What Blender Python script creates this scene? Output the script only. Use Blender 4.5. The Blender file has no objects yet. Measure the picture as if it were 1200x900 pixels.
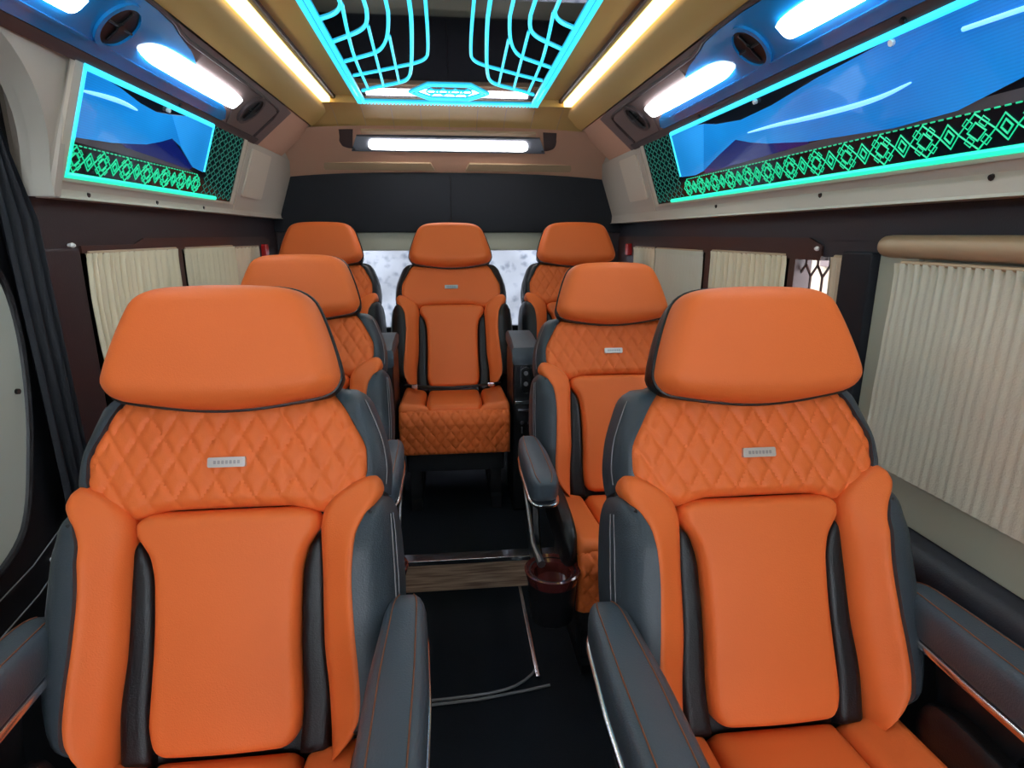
import bpy, bmesh, math, random
from mathutils import Vector, Matrix
random.seed(7)
SC = bpy.context.scene
COL = SC.collection
XC = 0.02          # the van's centre line, camera stands 2 cm beside it
CZ = 1.27          # camera height over the floor

# ------------------------------------------------------------------ materials
def mat(name, col, rough=0.5, metal=0.0, emit=None, estr=0.0, bump=0.0, bscale=60.0, vary=0.0, coat=0.0, spec=0.5, trans=0.0, ior=1.45, sheen=0.0):
    m = bpy.data.materials.new(name); m.use_nodes = True
    nt = m.node_tree; b = nt.nodes['Principled BSDF']
    b.inputs['Base Color'].default_value = (*col, 1)
    b.inputs['Roughness'].default_value = rough
    b.inputs['Metallic'].default_value = metal
    b.inputs['Specular IOR Level'].default_value = spec
    b.inputs['Coat Weight'].default_value = coat
    b.inputs['Transmission Weight'].default_value = trans
    b.inputs['IOR'].default_value = ior
    b.inputs['Sheen Weight'].default_value = sheen
    if emit:
        b.inputs['Emission Color'].default_value = (*emit, 1)
        b.inputs['Emission Strength'].default_value = estr
    tc = nt.nodes.new('ShaderNodeTexCoord')
    nz = nt.nodes.new('ShaderNodeTexNoise'); nz.inputs['Scale'].default_value = bscale
    nz.inputs['Detail'].default_value = 6
    nt.links.new(tc.outputs['Object'], nz.inputs['Vector'])
    if bump:
        bp = nt.nodes.new('ShaderNodeBump'); bp.inputs['Strength'].default_value = bump
        bp.inputs['Distance'].default_value = 0.002
        nt.links.new(nz.outputs['Fac'], bp.inputs['Height'])
        nt.links.new(bp.outputs['Normal'], b.inputs['Normal'])
    if vary:
        n2 = nt.nodes.new('ShaderNodeTexNoise'); n2.inputs['Scale'].default_value = 5
        nt.links.new(tc.outputs['Object'], n2.inputs['Vector'])
        mx = nt.nodes.new('ShaderNodeMix'); mx.data_type = 'RGBA'
        mx.inputs[6].default_value = (*[c * (1 - vary) for c in col], 1)
        mx.inputs[7].default_value = (*[min(1, c * (1 + vary)) for c in col], 1)
        nt.links.new(n2.outputs['Fac'], mx.inputs[0])
        nt.links.new(mx.outputs[2], b.inputs['Base Color'])
    return m

M = {}
M['orange'] = mat('orange_leather', (0.84, 0.170, 0.038), 0.50, bump=0.25, bscale=420, vary=0.05, spec=0.3)
M['black'] = mat('black_leather', (0.006, 0.006, 0.008), 0.42, bump=0.3, bscale=350)
M['grey'] = mat('slate_leather', (0.060, 0.078, 0.098), 0.42, bump=0.3, bscale=350, vary=0.1)
M['plastic'] = mat('black_plastic', (0.010, 0.010, 0.012), 0.35, bump=0.1)
M['trim'] = mat('dark_slate_leather', (0.040, 0.052, 0.064), 0.42, bump=0.3, bscale=350, vary=0.1)
M['stitch'] = mat('tan_stitching', (0.45, 0.17, 0.09), 0.7)
M['stitchg'] = mat('grey_stitching', (0.22, 0.21, 0.22), 0.7)
M['chrome'] = mat('brushed_chrome', (0.62, 0.62, 0.66), 0.22, 1.0)
M['badge'] = mat('satin_badge', (0.70, 0.64, 0.60), 0.3, 0.7)
M['badged'] = mat('badge_engraving', (0.42, 0.38, 0.37), 0.5, 0.6)
M['redwood'] = mat('red_brown_gloss_trim', (0.10, 0.018, 0.015), 0.15, coat=0.6, vary=0.3)
M['red'] = mat('red_plastic', (0.6, 0.02, 0.02), 0.25)
M['carpet'] = mat('black_carpet', (0.012, 0.014, 0.019), 0.95, bump=0.9, bscale=300, vary=0.25, spec=0.2)
M['plum'] = mat('dark_plum_leatherette', (0.026, 0.014, 0.017), 0.5, bump=0.25, bscale=300)
M['darkblue'] = mat('dark_blue_grey_leatherette', (0.022, 0.022, 0.030), 0.45, bump=0.25, bscale=300)
M['bandblack'] = mat('black_padded_cloth', (0.009, 0.010, 0.014), 0.6, bump=0.2, spec=0.3)
M['darkchrome'] = mat('dull_grey_metal', (0.22, 0.22, 0.24), 0.4, 0.9)
M['brown'] = mat('dark_brown_trim', (0.05, 0.016, 0.012), 0.4)
M['cream'] = mat('cream_panel', (0.62, 0.53, 0.43), 0.5, bump=0.1, bscale=200)
M['cream2'] = mat('grey_cream_panel', (0.50, 0.43, 0.36), 0.5, bump=0.1, bscale=200)
M['greeny'] = mat('grey_green_trim', (0.42, 0.41, 0.32), 0.55, bump=0.1)
M['mauve'] = mat('mauve_brown_duct', (0.20, 0.135, 0.125), 0.42, bump=0.12, bscale=200)
M['mauved'] = mat('dark_mauve_trim', (0.085, 0.055, 0.055), 0.4)
M['gold'] = mat('golden_headliner', (0.62, 0.39, 0.125), 0.45, bump=0.15, bscale=250)
M['tan'] = mat('tan_headliner', (0.66, 0.37, 0.25), 0.6, bump=0.2, bscale=250)
M['tanl'] = mat('tan_valance', (0.48, 0.33, 0.20), 0.45, bump=0.1)
M['curtain'] = mat('cream_curtain_cloth', (0.78, 0.67, 0.47), 0.85, bump=0.3, bscale=300, vary=0.05, sheen=0.2)
M['curtaing'] = mat('oatmeal_curtain_cloth', (0.62, 0.57, 0.45), 0.85, bump=0.5, bscale=220, vary=0.08, sheen=0.2)
M['doorpad'] = mat('pale_door_panel', (0.42, 0.43, 0.37), 0.55, bump=0.15)
M['pod_blue_glow'] = mat('pod_painted_led_blue', (0.010, 0.24, 0.62), 0.16, coat=0.5, vary=0.3)  # blue LED light on the pearl pods, painted into their base colour
M['lamp'] = mat('lamp_diffuser', (0.9, 0.93, 1.0), 0.4, emit=(0.86, 0.93, 1.0), estr=7.5)
M['rearlamp'] = mat('rear_lamp_diffuser', (1, 0.97, 0.95), 0.4, emit=(1.0, 0.97, 0.98), estr=10.0)
M['yellow'] = mat('warm_led_strip', (1, 0.8, 0.3), 0.5, emit=(1.0, 0.74, 0.24), estr=2.4)
M['cyan'] = mat('cyan_led', (0.05, 0.6, 0.8), 0.4, emit=(0.03, 0.55, 0.80), estr=0.85)
M['green'] = mat('green_led', (0.02, 0.6, 0.4), 0.4, emit=(0.01, 0.68, 0.40), estr=0.8)
M['greenp'] = mat('green_light_pattern', (0.02, 0.4, 0.2), 0.4, emit=(0.01, 0.50, 0.24), estr=0.55)
M['greendim'] = mat('dim_green_pattern', (0.01, 0.1, 0.08), 0.4, emit=(0.01, 0.14, 0.10), estr=0.5)
M['mirror'] = mat('dark_mirror', (0.34, 0.33, 0.36), 0.03, 1.0)
M['blackmirror'] = mat('black_mirror_panel', (0.008, 0.012, 0.02), 0.12, spec=0.35)
M['greyband'] = mat('grey_mirror_band', (0.16, 0.17, 0.20), 0.25, 0.4)
M['glass'] = mat('window_glass', (0.95, 0.97, 0.98), 0.0, trans=1.0, ior=1.02)
M['opaque_pane'] = mat('opaque_dark_pane', (0.01, 0.01, 0.012), 0.05)  # opaque unseen panes behind the curtains, added against daylight leaks
M['housew'] = mat('cream_render', (0.26, 0.20, 0.145), 0.8, bump=0.2)
M['white'] = mat('white_cap', (0.85, 0.82, 0.8), 0.3)

def blue_mat(name, c0, c1, e):
    m = mat(name, c0, 0.12, coat=0.6)
    nt = m.node_tree; b = nt.nodes['Principled BSDF']
    tc = nt.nodes.new('ShaderNodeTexCoord')
    w = nt.nodes.new('ShaderNodeTexWave'); w.wave_type = 'BANDS'; w.bands_direction = 'Z'
    w.inputs['Scale'].default_value = 60; w.inputs['Distortion'].default_value = 0.3
    n = nt.nodes.new('ShaderNodeTexNoise'); n.inputs['Scale'].default_value = 2.2
    nt.links.new(tc.outputs['Object'], w.inputs['Vector']); nt.links.new(tc.outputs['Object'], n.inputs['Vector'])
    ma = nt.nodes.new('ShaderNodeMath'); ma.operation = 'MULTIPLY_ADD'
    ma.inputs[1].default_value = 0.12
    nt.links.new(w.outputs['Fac'], ma.inputs[0]); nt.links.new(n.outputs['Fac'], ma.inputs[2])
    r = nt.nodes.new('ShaderNodeValToRGB')
    r.color_ramp.elements[0].position = 0.3; r.color_ramp.elements[0].color = (*c0, 1)
    r.color_ramp.elements[1].position = 0.95; r.color_ramp.elements[1].color = (*c1, 1)
    nt.links.new(ma.outputs[0], r.inputs[0])
    nt.links.new(r.outputs[0], b.inputs['Base Color']); nt.links.new(r.outputs[0], b.inputs['Emission Color'])
    b.inputs['Emission Strength'].default_value = e
    return m
M['blue'] = blue_mat('painted_blue_led_glow', (0.003, 0.11, 0.42), (0.01, 0.28, 0.74), 0.42)  # blue glow of the LED-edged mirror, painted as emissive colour
M['blue2'] = blue_mat('painted_bright_led_glow', (0.006, 0.18, 0.52), (0.03, 0.33, 0.82), 0.5)  # brighter part of the same painted glow
M['navy'] = mat('painted_navy_glow', (0.003, 0.008, 0.10), 0.1, coat=0.6, emit=(0.002, 0.008, 0.10), estr=0.5)  # dark swoosh within that mirror glow, painted with weak emission
M['streak'] = mat('painted_lamp_glint', (0.2, 0.5, 0.9), 0.3, emit=(0.16, 0.45, 0.9), estr=0.9)  # lamp reflections in the mirror panel, painted as glowing lines

def wood_mat():
    m = mat('walnut_riser', (0.2, 0.11, 0.06), 0.4)
    nt = m.node_tree; b = nt.nodes['Principled BSDF']
    tc = nt.nodes.new('ShaderNodeTexCoord'); mp = nt.nodes.new('ShaderNodeMapping')
    mp.inputs['Scale'].default_value = (3, 3, 60)
    n = nt.nodes.new('ShaderNodeTexNoise'); n.inputs['Scale'].default_value = 2; n.inputs['Detail'].default_value = 8
    r = nt.nodes.new('ShaderNodeValToRGB')
    r.color_ramp.elements[0].position = 0.35; r.color_ramp.elements[0].color = (0.20, 0.11, 0.07, 1)
    r.color_ramp.elements[1].position = 0.7; r.color_ramp.elements[1].color = (0.62, 0.42, 0.28, 1)
    nt.links.new(tc.outputs['Object'], mp.inputs[0]); nt.links.new(mp.outputs[0], n.inputs['Vector'])
    nt.links.new(n.outputs['Fac'], r.inputs[0]); nt.links.new(r.outputs[0], b.inputs['Base Color'])
    return m
M['wood'] = wood_mat()
def stone_mat():
    m = mat('pale_rough_stone', (0.7, 0.7, 0.72), 0.9, bump=0.0)
    nt = m.node_tree; b = nt.nodes['Principled BSDF']
    tc = nt.nodes.new('ShaderNodeTexCoord')
    v = nt.nodes.new('ShaderNodeTexVoronoi'); v.inputs['Scale'].default_value = 16
    n = nt.nodes.new('ShaderNodeTexNoise'); n.inputs['Scale'].default_value = 30; n.inputs['Detail'].default_value = 8
    nt.links.new(tc.outputs['Object'], v.inputs['Vector']); nt.links.new(tc.outputs['Object'], n.inputs['Vector'])
    ad = nt.nodes.new('ShaderNodeMath'); ad.operation = 'ADD'
    nt.links.new(v.outputs['Distance'], ad.inputs[0]); nt.links.new(n.outputs['Fac'], ad.inputs[1])
    r = nt.nodes.new('ShaderNodeValToRGB')
    r.color_ramp.elements[0].position = 0.5; r.color_ramp.elements[0].color = (0.13, 0.145, 0.185, 1)
    r.color_ramp.elements[1].position = 0.95; r.color_ramp.elements[1].color = (0.31, 0.32, 0.36, 1)
    nt.links.new(ad.outputs[0], r.inputs[0]); nt.links.new(r.outputs[0], b.inputs['Base Color'])
    return m
M['stone'] = stone_mat()

# ------------------------------------------------------------------ mesh building
class MB:
    def __init__(s): s.v = []; s.f = []; s.hard = False
    def add(s, vs, fs):
        o = len(s.v); s.v += [tuple(v) for v in vs]; s.f += [tuple(i + o for i in f) for f in fs]; return s
    def box(s, x0, x1, y0, y1, z0, z1, r=0.0, seg=2):
        bm = bmesh.new(); bmesh.ops.create_cube(bm, size=1)
        for v in bm.verts:
            v.co = Vector(((x0 + x1) / 2 + v.co.x * (x1 - x0), (y0 + y1) / 2 + v.co.y * (y1 - y0), (z0 + z1) / 2 + v.co.z * (z1 - z0)))
        if r > 0:
            bmesh.ops.bevel(bm, geom=list(bm.edges), offset=r, segments=seg, profile=0.6, affect='EDGES')
        s.take(bm); s.hard = True; return s
    def take(s, bm):
        bm.verts.index_update(); s.add([v.co for v in bm.verts], [[v.index for v in f.verts] for f in bm.faces]); bm.free()
    def grid(s, P, close=False):
        nr = len(P); nc = len(P[0]); vs = [p for r in P for p in r]; fs = []
        for i in range(nr - 1):
            for j in range(nc if close else nc - 1):
                k = (j + 1) % nc
                fs.append((i * nc + j, i * nc + k, (i + 1) * nc + k, (i + 1) * nc + j))
        return s.add(vs, fs)
    def loft(s, rings):          # closed rings, capped
        s.grid(rings, True)
        n = len(rings[0]); o = len(s.v) - n * len(rings)
        s.f.append(tuple(o + i for i in reversed(range(n)))); o2 = len(s.v) - n
        s.f.append(tuple(o2 + i for i in range(n))); return s
    def tube(s, path, r, n=6, closed=False, ref=None):
        path = [Vector(p) for p in path]; N = len(path); rings = []; up = Vector((0, 0, 1))
        prev = None
        for i, p in enumerate(path):
            a = path[(i - 1) % N] if (i > 0 or closed) else p
            b = path[(i + 1) % N] if (i < N - 1 or closed) else p
            t = (b - a).normalized()
            if prev is None:
                x = t.cross(up)
                if x.length < 0.1: x = t.cross(Vector((1, 0, 0)))
                if ref: x = Vector(ref).cross(t)
            else:
                x = prev - t * prev.dot(t)
                yy = py - t * py.dot(t)
                if yy.length > x.length or ref:
                    x = yy.cross(t) if not ref else (Vector(ref) - t * t.dot(Vector(ref))).cross(t)
            x.normalize(); prev = x; y = t.cross(x); py = y
            rr = r[i] if isinstance(r, (list, tuple)) else r
            rings.append([p + (x * math.cos(2 * math.pi * k / n) + y * math.sin(2 * math.pi * k / n)) * rr for k in range(n)])
        if closed:
            rings.append(rings[0]); s.grid(rings, True)
        else: s.loft(rings)
        return s
    def prism(s, poly, fn, n0, n1):
        # poly in 2D, fn(a,b,n)->xyz
        A = [fn(a, b, n0) for a, b in poly]; B = [fn(a, b, n1) for a, b in poly]; n = len(poly)
        s.add(A + B, [tuple(range(n))[::-1], tuple(range(n, 2 * n))] + [(i, (i + 1) % n, n + (i + 1) % n, n + i) for i in range(n)])
        return s
    def lathe(s, c, prof, n=24, sx=1, sy=1):  # prof [(r,z)]
        rings = [[(c[0] + r * sx * math.cos(2 * math.pi * k / n), c[1] + r * sy * math.sin(2 * math.pi * k / n), c[2] + z) for k in range(n)] for r, z in prof]
        s.loft(rings); return s
    def mesh(s, name, off=(0, 0, 0), smooth=True, fix=True):
        me = bpy.data.meshes.new(('h#' if s.hard else '') + name)
        me.from_pydata([(v[0] - off[0], v[1] - off[1], v[2] - off[2]) for v in s.v], [], s.f)
        if fix:
            bm = bmesh.new(); bm.from_mesh(me); bmesh.ops.recalc_face_normals(bm, faces=bm.faces)
            bm.to_mesh(me); bm.free()
        if smooth:
            me.set_sharp_from_angle(angle=math.radians(38)) if hasattr(me, 'set_sharp_from_angle') else None
            for p in me.polygons: p.use_smooth = True
        me.update(); return me

def wloc(p):
    l = Vector((0, 0, 0))
    while p: l += p.location; p = p.parent
    return l
def link(name, me, m, parent=None, loc=(0, 0, 0)):
    if m and not me.materials: me.materials.append(m)
    o = bpy.data.objects.new(name, me); COL.objects.link(o); o.location = loc
    if me.name.startswith('h#'): o.modifiers.new('normals', 'WEIGHTED_NORMAL').keep_sharp = True
    if parent: o.parent = parent
    return o
def part(name, mb, m, parent, **k):     # mb in world coordinates
    return link(name, mb.mesh(name, wloc(parent), **k), m, parent)
def tag(o, label=None, cat=None, group=None, kind=None):
    if label: o['label'] = label
    if cat: o['category'] = cat
    if group: o['group'] = group
    if kind: o['kind'] = kind
    return o
def thing(name, loc, label, cat, group=None):
    o = bpy.data.objects.new(name, None); COL.objects.link(o); o.location = loc; o.empty_display_size = 0.1
    return tag(o, label, cat, group)
def single(name, mb, m, loc, label, cat, group=None, **k):
    return tag(link(name, mb.mesh(name, loc, **k), m, None, loc), label, cat, group)
def struct(name, mb, m, label=None, parent=None, **k):
    if parent: return part(name, mb, m, parent, **k)
    xs = [v[0] for v in mb.v]; ys = [v[1] for v in mb.v]; zs = [v[2] for v in mb.v]
    loc = ((min(xs) + max(xs)) / 2, (min(ys) + max(ys)) / 2, min(zs))
    o = link(name, mb.mesh(name, loc, **k), m, None, loc); o['kind'] = 'structure'
    if label: o['label'] = label
    o['category'] = name.split('_')[0]
    return o

def itp(pts):                       # smooth monotone-ish interpolation of [(x,y)]
    xs = [p[0] for p in pts]; ys = [p[1] for p in pts]; n = len(pts)
    d = [(ys[i + 1] - ys[i]) / (xs[i + 1] - xs[i]) for i in range(n - 1)]
    m = [d[0]] + [0 if d[i - 1] * d[i] <= 0 else 2 * d[i - 1] * d[i] / (d[i - 1] + d[i]) for i in range(1, n - 1)] + [d[-1]]
    def f(x):
        if x <= xs[0]: return ys[0]
        if x >= xs[-1]: return ys[-1]
        i = 0
        while x > xs[i + 1]: i += 1
        h = xs[i + 1] - xs[i]; t = (x - xs[i]) / h
        return (ys[i] * (2 * t**3 - 3 * t * t + 1) + m[i] * h * (t**3 - 2 * t * t + t) + ys[i + 1] * (-2 * t**3 + 3 * t * t) + m[i + 1] * h * (t**3 - t * t))
    return f
def quarter(d, r):
    q = max(0.0, min(d / r, 1.0)); return math.sqrt(max(0, 1 - (1 - q) ** 2))
def quilt(u, v, wx, wy, depth):
    a = u / wx + v / wy; b = u / wx - v / wy
    g = min(abs(math.sin(math.pi * a)), abs(math.sin(math.pi * b)))
    return -depth * (1 - min(1, g * 1.35) ** 0.55)
def panel(mb, mp, L, R, v0, v1, n0, t, r, ns=26, nt=40, vt=None, vb=None, ntilt=None, q=None, back=None, even=False):
    """cushion panel: between curves L(v), R(v); mp(u,v,n)->xyz; rolls off at its edges; closed by a skirt and a back"""
    def sp(k, n): return k / n if even else 0.5 - 0.5 * math.cos(math.pi * k / n) * (0.55 + 0.45 * abs(math.cos(math.pi * k / n))) 
    rows = []; brow = []
    for j in range(nt + 1):
        tt = sp(j, nt); vn = v0 + (v1 - v0) * tt; row = []; br = []
        l = L(vn); rr = R(vn)
        for i in range(ns + 1):
            s = sp(i, ns); u = l + (rr - l) * s
            a = vt(s) if vt else v0; b = vb(s) if vb else v1
            v = a + (b - a) * tt
            du = min(s, 1 - s) * (rr - l); dv = min(tt, 1 - tt) * (b - a)
            e = min(quarter(du, r), quarter(dv, r)) if min(du, dv) < r else 1
            e = quarter(du, r) * quarter(dv, r)
            n = n0 + t * e + (ntilt(s, v) if ntilt else 0)
            if q: n += q(u, v) * min(1, min(du, dv) / 0.012)
            row.append(mp(u, v, n)); br.append(mp(u, v, (n0 + (ntilt(s, v) if ntilt else 0)) - (back or 0.012)))
        rows.append(row); brow.append(br)
    mb.grid(rows)
    o = len(mb.v); mb.grid(brow)
    nc = ns + 1; F = o - (nt + 1) * nc
    loop = [i for i in range(nc)] + [j * nc + ns for j in range(1, nt + 1)] + [nt * nc + i for i in range(ns - 1, -1, -1)] + [j * nc for j in range(nt - 1, 0, -1)]
    for k in range(len(loop)):
        a, b = loop[k], loop[(k + 1) % len(loop)]
        mb.f.append((F + a, F + b, o + b, o + a))
    return mb
def ring_edges(L, R, v0, v1, n=30, vt=None, vb=None):   # closed outline of (u,v)
    out = []
    for k in range(n + 1):
        v = v0 + (v1 - v0) * (0.5 - 0.5 * math.cos(math.pi * k / n)); out.append((R(v), v + ((vb(1) - v1) * (v - v0) / (v1 - v0) if vb else 0)))
    for k in range(1, 12):
        s = 1 - k / 12; out.append((L(v1) + (R(v1) - L(v1)) * s, vb(s) if vb else v1))
    for k in range(n + 1):
        v = v1 - (v1 - v0) * (0.5 - 0.5 * math.cos(math.pi * k / n)); out.append((L(v), v + ((vb(0) - v1) * (v - v0) / (v1 - v0) if vb else 0)))
    for k in range(1, 12):
        s = k / 12; out.append((L(v0) + (R(v0) - L(v0)) * s, vt(s) if vt else v0))
    return out

# ------------------------------------------------------------------ the seat
REC = math.radians(21); BL = 0.80; Z0 = 0.41
def bk(u, v, n):        # back-rest coordinates: v down from the head rest's top, n towards the sitter
    w = BL - v
    y = w * math.sin(REC) - n * math.cos(REC); z = Z0 + w * math.cos(REC) + n * math.sin(REC)
    return (u, y, z)
K = 1.04
def sc_(pts): return [(v, u * K) for v, u in pts]
MC = {}
def shared(name, key, build, m, parent, loc=(0, 0, 0)):
    if key not in MC:
        mb = MB(); build(mb); MC[key] = mb.mesh(key)
    return link(name, MC[key], m, parent, loc)

headR = itp([(0, .088), (.004, .112), (.012, .132), (.028, .150), (.06, .165), (.10, .179), (.14, .190), (.16, .1935), (.18, .186), (.193, .168), (.20, .135)])
headVb = lambda s: .198 + .014 * math.sin(math.pi * s)
headVt = lambda s: .0 - .002 * math.sin(math.pi * s)
def b_head(mb):
    panel(mb, bk, lambda v: -headR(v), headR, 0, .20, .035, .052, .038, 40, 34, vt=headVt, vb=headVb,
          ntilt=lambda s, v: .010 * math.sin(math.pi * s) ** 0.7, back=.01)
def outline_rings(mb, out, levels, cv, fn=bk):
    rings = []
    for n, ins in levels:
        r = []
        for u, v in out:
            du = -math.copysign(min(ins, abs(u)), u) if abs(u) > 1e-6 else 0
            dv = ins * max(-1, min(1, (cv - v) / 0.08))
            r.append(fn(u + du, v + dv, n))
        rings.append(r)
    mb.loft(rings)
def b_headback(mb):
    out = ring_edges(lambda v: -headR(v), headR, 0, .20, 24, headVt, headVb)
    outline_rings(mb, out, [(-.045, .035), (-.038, .014), (-.020, .003), (0.0, -.001), (.030, -.003), (.040, .0), (.042, .012)], .1)
def b_headpipe(mb):
    out = ring_edges(lambda v: -headR(v), headR, 0, .20, 24, headVt, headVb)
    mb.tube([bk(u, v, .037) for u, v in out], .0042, 6, closed=True)
def b_post(mb, s):
    mb.tube([bk(.06 * s, .235, -.035), bk(.06 * s, .15, -.01)], .008, 10)
upR = itp(sc_([(.185, .176), (.20, .188), (.24, .210), (.29, .231), (.32, .232), (.345, .225)]))
def upVb(s):
    e = min(s, 1 - s)
    return itp([(0, .345), (.05, .362), (.12, .386), (.17, .394), (.24, .386), (.30, .380), (.5, .379)])(e)
def b_upper(mb):
    panel(mb, bk, lambda v: -upR(v), upR, .185, .345, -.008, .030, .026, 110, 56, vb=upVb, even=True,
          ntilt=lambda s, v: -.012 * (2 * s - 1) ** 2, q=lambda u, v: quilt(u, v - .29, .0435, .072, .0062))
cR = itp(sc_([(.381, .118), (.390, .138), (.402, .146), (.415, .145), (.435, .134), (.455, .123), (.50, .115), (.58, .113), (.66, .115), (.72, .117), (.75, .112), (.768, .100), (.775, .08)]))
def b_center(mb):
    panel(mb, bk, lambda v: -cR(v), cR, .381, .775, -.006, .028, .016, 34, 60, ntilt=lambda s, v: .006 * math.sin(math.pi * s))
bi = itp(sc_([(.330, .222), (.345, .195), (.365, .168), (.39, .151), (.415, .146), (.50, .149), (.60, .151), (.70, .160), (.775, .163), (.785, .163)]))
bo = itp(sc_([(.330, .236), (.345, .246), (.36, .248), (.375, .242), (.40, .226), (.43, .214), (.50, .209), (.58, .213), (.65, .219), (.69, .221), (.72, .218), (.745, .206), (.765, .190), (.785, .170)]))
def bt(s, v): return .044 * s ** 1.3 * min(1, max(0, (v - .33) / .12)) + .004 * min(1, max(0, (v - .32) / .05))
def b_bolster(mb, sg):
    if sg > 0: panel(mb, bk, bi, bo, .330, .785, -.006, .028, .020, 18, 64, ntilt=bt, back=.03)
    else: panel(mb, bk, lambda v: -bo(v), lambda v: -bi(v), .330, .785, -.006, .028, .020, 18, 64, ntilt=lambda s, v: bt(1 - s, v), back=.03)
si = itp([(.430, .146), (.45, .131), (.50, .120), (.60, .118), (.70, .121), (.79, .115)])
so = itp([(.430, .153), (.45, .159), (.50, .160), (.60, .162), (.70, .170), (.79, .166)])
def b_strip(mb, sg):
    if sg > 0: panel(mb, bk, si, so, .430, .79, -.008, .016, .012, 8, 30)
    else: panel(mb, bk, lambda v: -so(v), lambda v: -si(v), .430, .79, -.008, .016, .012, 8, 30)
go = itp([(.365, .266), (.39, .276), (.45, .286), (.55, .291), (.65, .287), (.70, .272), (.76, .232)])
def trimpt(s, v):
    a = bo(v) - .004; b = go(v)
    u = a + (b - a) * math.sin(s * math.pi / 2) ** .9; n = bt(1, v) + .012 - (.075 + bt(1, v)) * (1 - math.cos(s * math.pi / 2)) ** 1.15 + .004
    return u, n
def b_trim(mb, sg):
    rows = []
    for j in range(41):
        v = .368 + (.76 - .368) * j / 40; row = []
        e = quarter(min(v - .368, .76 - v), .04)
        for i in range(13):
            s = i / 12; u, n = trimpt(s, v)
            n = -.05 + (n + .05) * (.35 + .65 * e) ; row.append(bk(sg * (u - .012 * (1 - e)), v, n))
        row += [bk(sg * (trimpt(1, v)[0] - .03), v, -.07), bk(sg * (bo(v) - .02), v, -.03)]
        rows.append(row)
    mb.loft(rows)
def b_trimpipe(mb, sg):
    mb.tube([bk(sg * (bo(v) + .002), v, bt(1, v) + .009) for v in [.392 + .335 * k / 30 for k in range(31)]], .0035, 6)
def b_trimstitch(mb, sg):
    for s in (.62, .70):
        pts = []
        for k in range(31):
            v = .40 + .32 * k / 30; u, n = trimpt(s, v); pts.append(bk(sg * (u + .0012), v, n + .0012))
        mb.tube(pts, .0011, 5)
sho = itp([(.168, .200), (.185, .226), (.22, .243), (.28, .262), (.33, .268), (.37, .266)])
def b_shoulder(mb, sg):
    rows = []
    for j in range(25):
        v = .172 + (.372 - .172) * j / 24; row = []
        e = quarter(min(v - .172, .372 - v), .03)
        a = upR(v) - .008; b = max(a + .006, sho(v))
        for i in range(11):
            s = i / 10; u = a + (b - a) * math.sin(s * math.pi / 2); n = .010 - .085 * (1 - math.cos(s * math.pi / 2))
            row.append(bk(sg * u, v, -.06 + (n + .06) * (.3 + .7 * e)))
        row += [bk(sg * (b - .03), v, -.085), bk(sg * (a - .01), v, -.03)]
        rows.append(row)
    mb.loft(rows)
def b_shstitch(mb, sg):
    pts = []
    for k in range(21):
        v = .195 + .155 * k / 20; a = upR(v) - .008; b = sho(v); s = .62
        pts.append(bk(sg * (a + (b - a) * math.sin(s * math.pi / 2) + .001), v, .0112 - .085 * (1 - math.cos(s * math.pi / 2))))
    mb.tube(pts, .0011, 5)
shR = itp([(.165, .17), (.185, .212), (.25, .240), (.33, .258), (.45, .268), (.60, .270), (.72, .25), (.79, .20), (.81, .17)])
def b_shell(mb):
    out = ring_edges(lambda v: -shR(v), shR, .165, .81, 30)
    outline_rings(mb, out, [(-.125, .055), (-.115, .02), (-.09, .004), (-.05, .0), (-.03, .004), (-.016, .02)], .48)
def b_badge(mb):
    mb.prism(rrect(-.031, .031, .291, .308, .003), bk, .012, .0275)
def rrect(a0, a1, b0, b1, r, n=4):
    o = []
    for cx, cy, st in ((a1 - r, b1 - r, 0), (a0 + r, b1 - r, 90), (a0 + r, b0 + r, 180), (a1 - r, b0 + r, 270)):
        for k in range(n + 1):
            t = math.radians(st + 90 * k / n); o.append((cx + r * math.cos(t), cy + r * math.sin(t)))
    return o
def b_marks(mb):       # tiny worn marks on the badge, not readable in the photograph
    for k in range(7):
        u = -.021 + k * .0065
        mb.prism(rrect(u, u + .0042, .2965, .3025, .0006, 1), bk, .0272, .0282)
# cushion: path coordinate p from the back forward, then over the front edge and down
CF = .365; CRr = .05
def ck(u, p, n):
    sl = .085
    if p <= CF:
        return (u, -p * math.cos(sl) - n * math.sin(sl) * 0 + .02, Z0 + p * sl + n)
    zf = Z0 + CF * sl; arc = CRr * math.pi / 2
    if p <= CF + arc:
        a = (p - CF) / CRr
        return (u, .02 - CF * math.cos(sl) - (CRr + n) * math.sin(a), zf - CRr + (CRr + n) * math.cos(a))
    d = p - CF - arc
    return (u, .02 - CF * math.cos(sl) - CRr - n + d * .12, zf - CRr - d)
def b_seat(mb):
    w = itp([(0, .118), (.2, .120), (.33, .116), (.385, .10)])
    panel(mb, ck, lambda v: -w(v), w, 0, .385, -.015, .028, .02, 24, 30)
def b_sbol(mb, sg):
    a = itp([(0, .124), (.2, .125), (.33, .121), (.36, .11), (.40, .09)]); b = itp([(0, .222), (.36, .226), (.40, .222)])
    tl = lambda s, v: .026 * s * s * (1 - .5 * v / .4)
    if sg > 0: panel(mb, ck, a, b, 0, .40, -.015, .030, .022, 16, 30, ntilt=tl)
    else: panel(mb, ck, lambda v: -b(v), lambda v: -a(v), 0, .40, -.015, .030, .022, 16, 30, ntilt=lambda s, v: tl(1 - s, v))
def b_flap(mb):
    w = lambda v: .224
    panel(mb, ck, lambda v: -.224, w, .385, .585, -.012, .024, .018, 96, 44, even=True,
          vt=lambda s: .385 + .02 * math.cos(math.pi * (s - .5)) ** 2 * 0 + .0, q=lambda u, v: quilt(u, v, .040, .056, .008))
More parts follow.
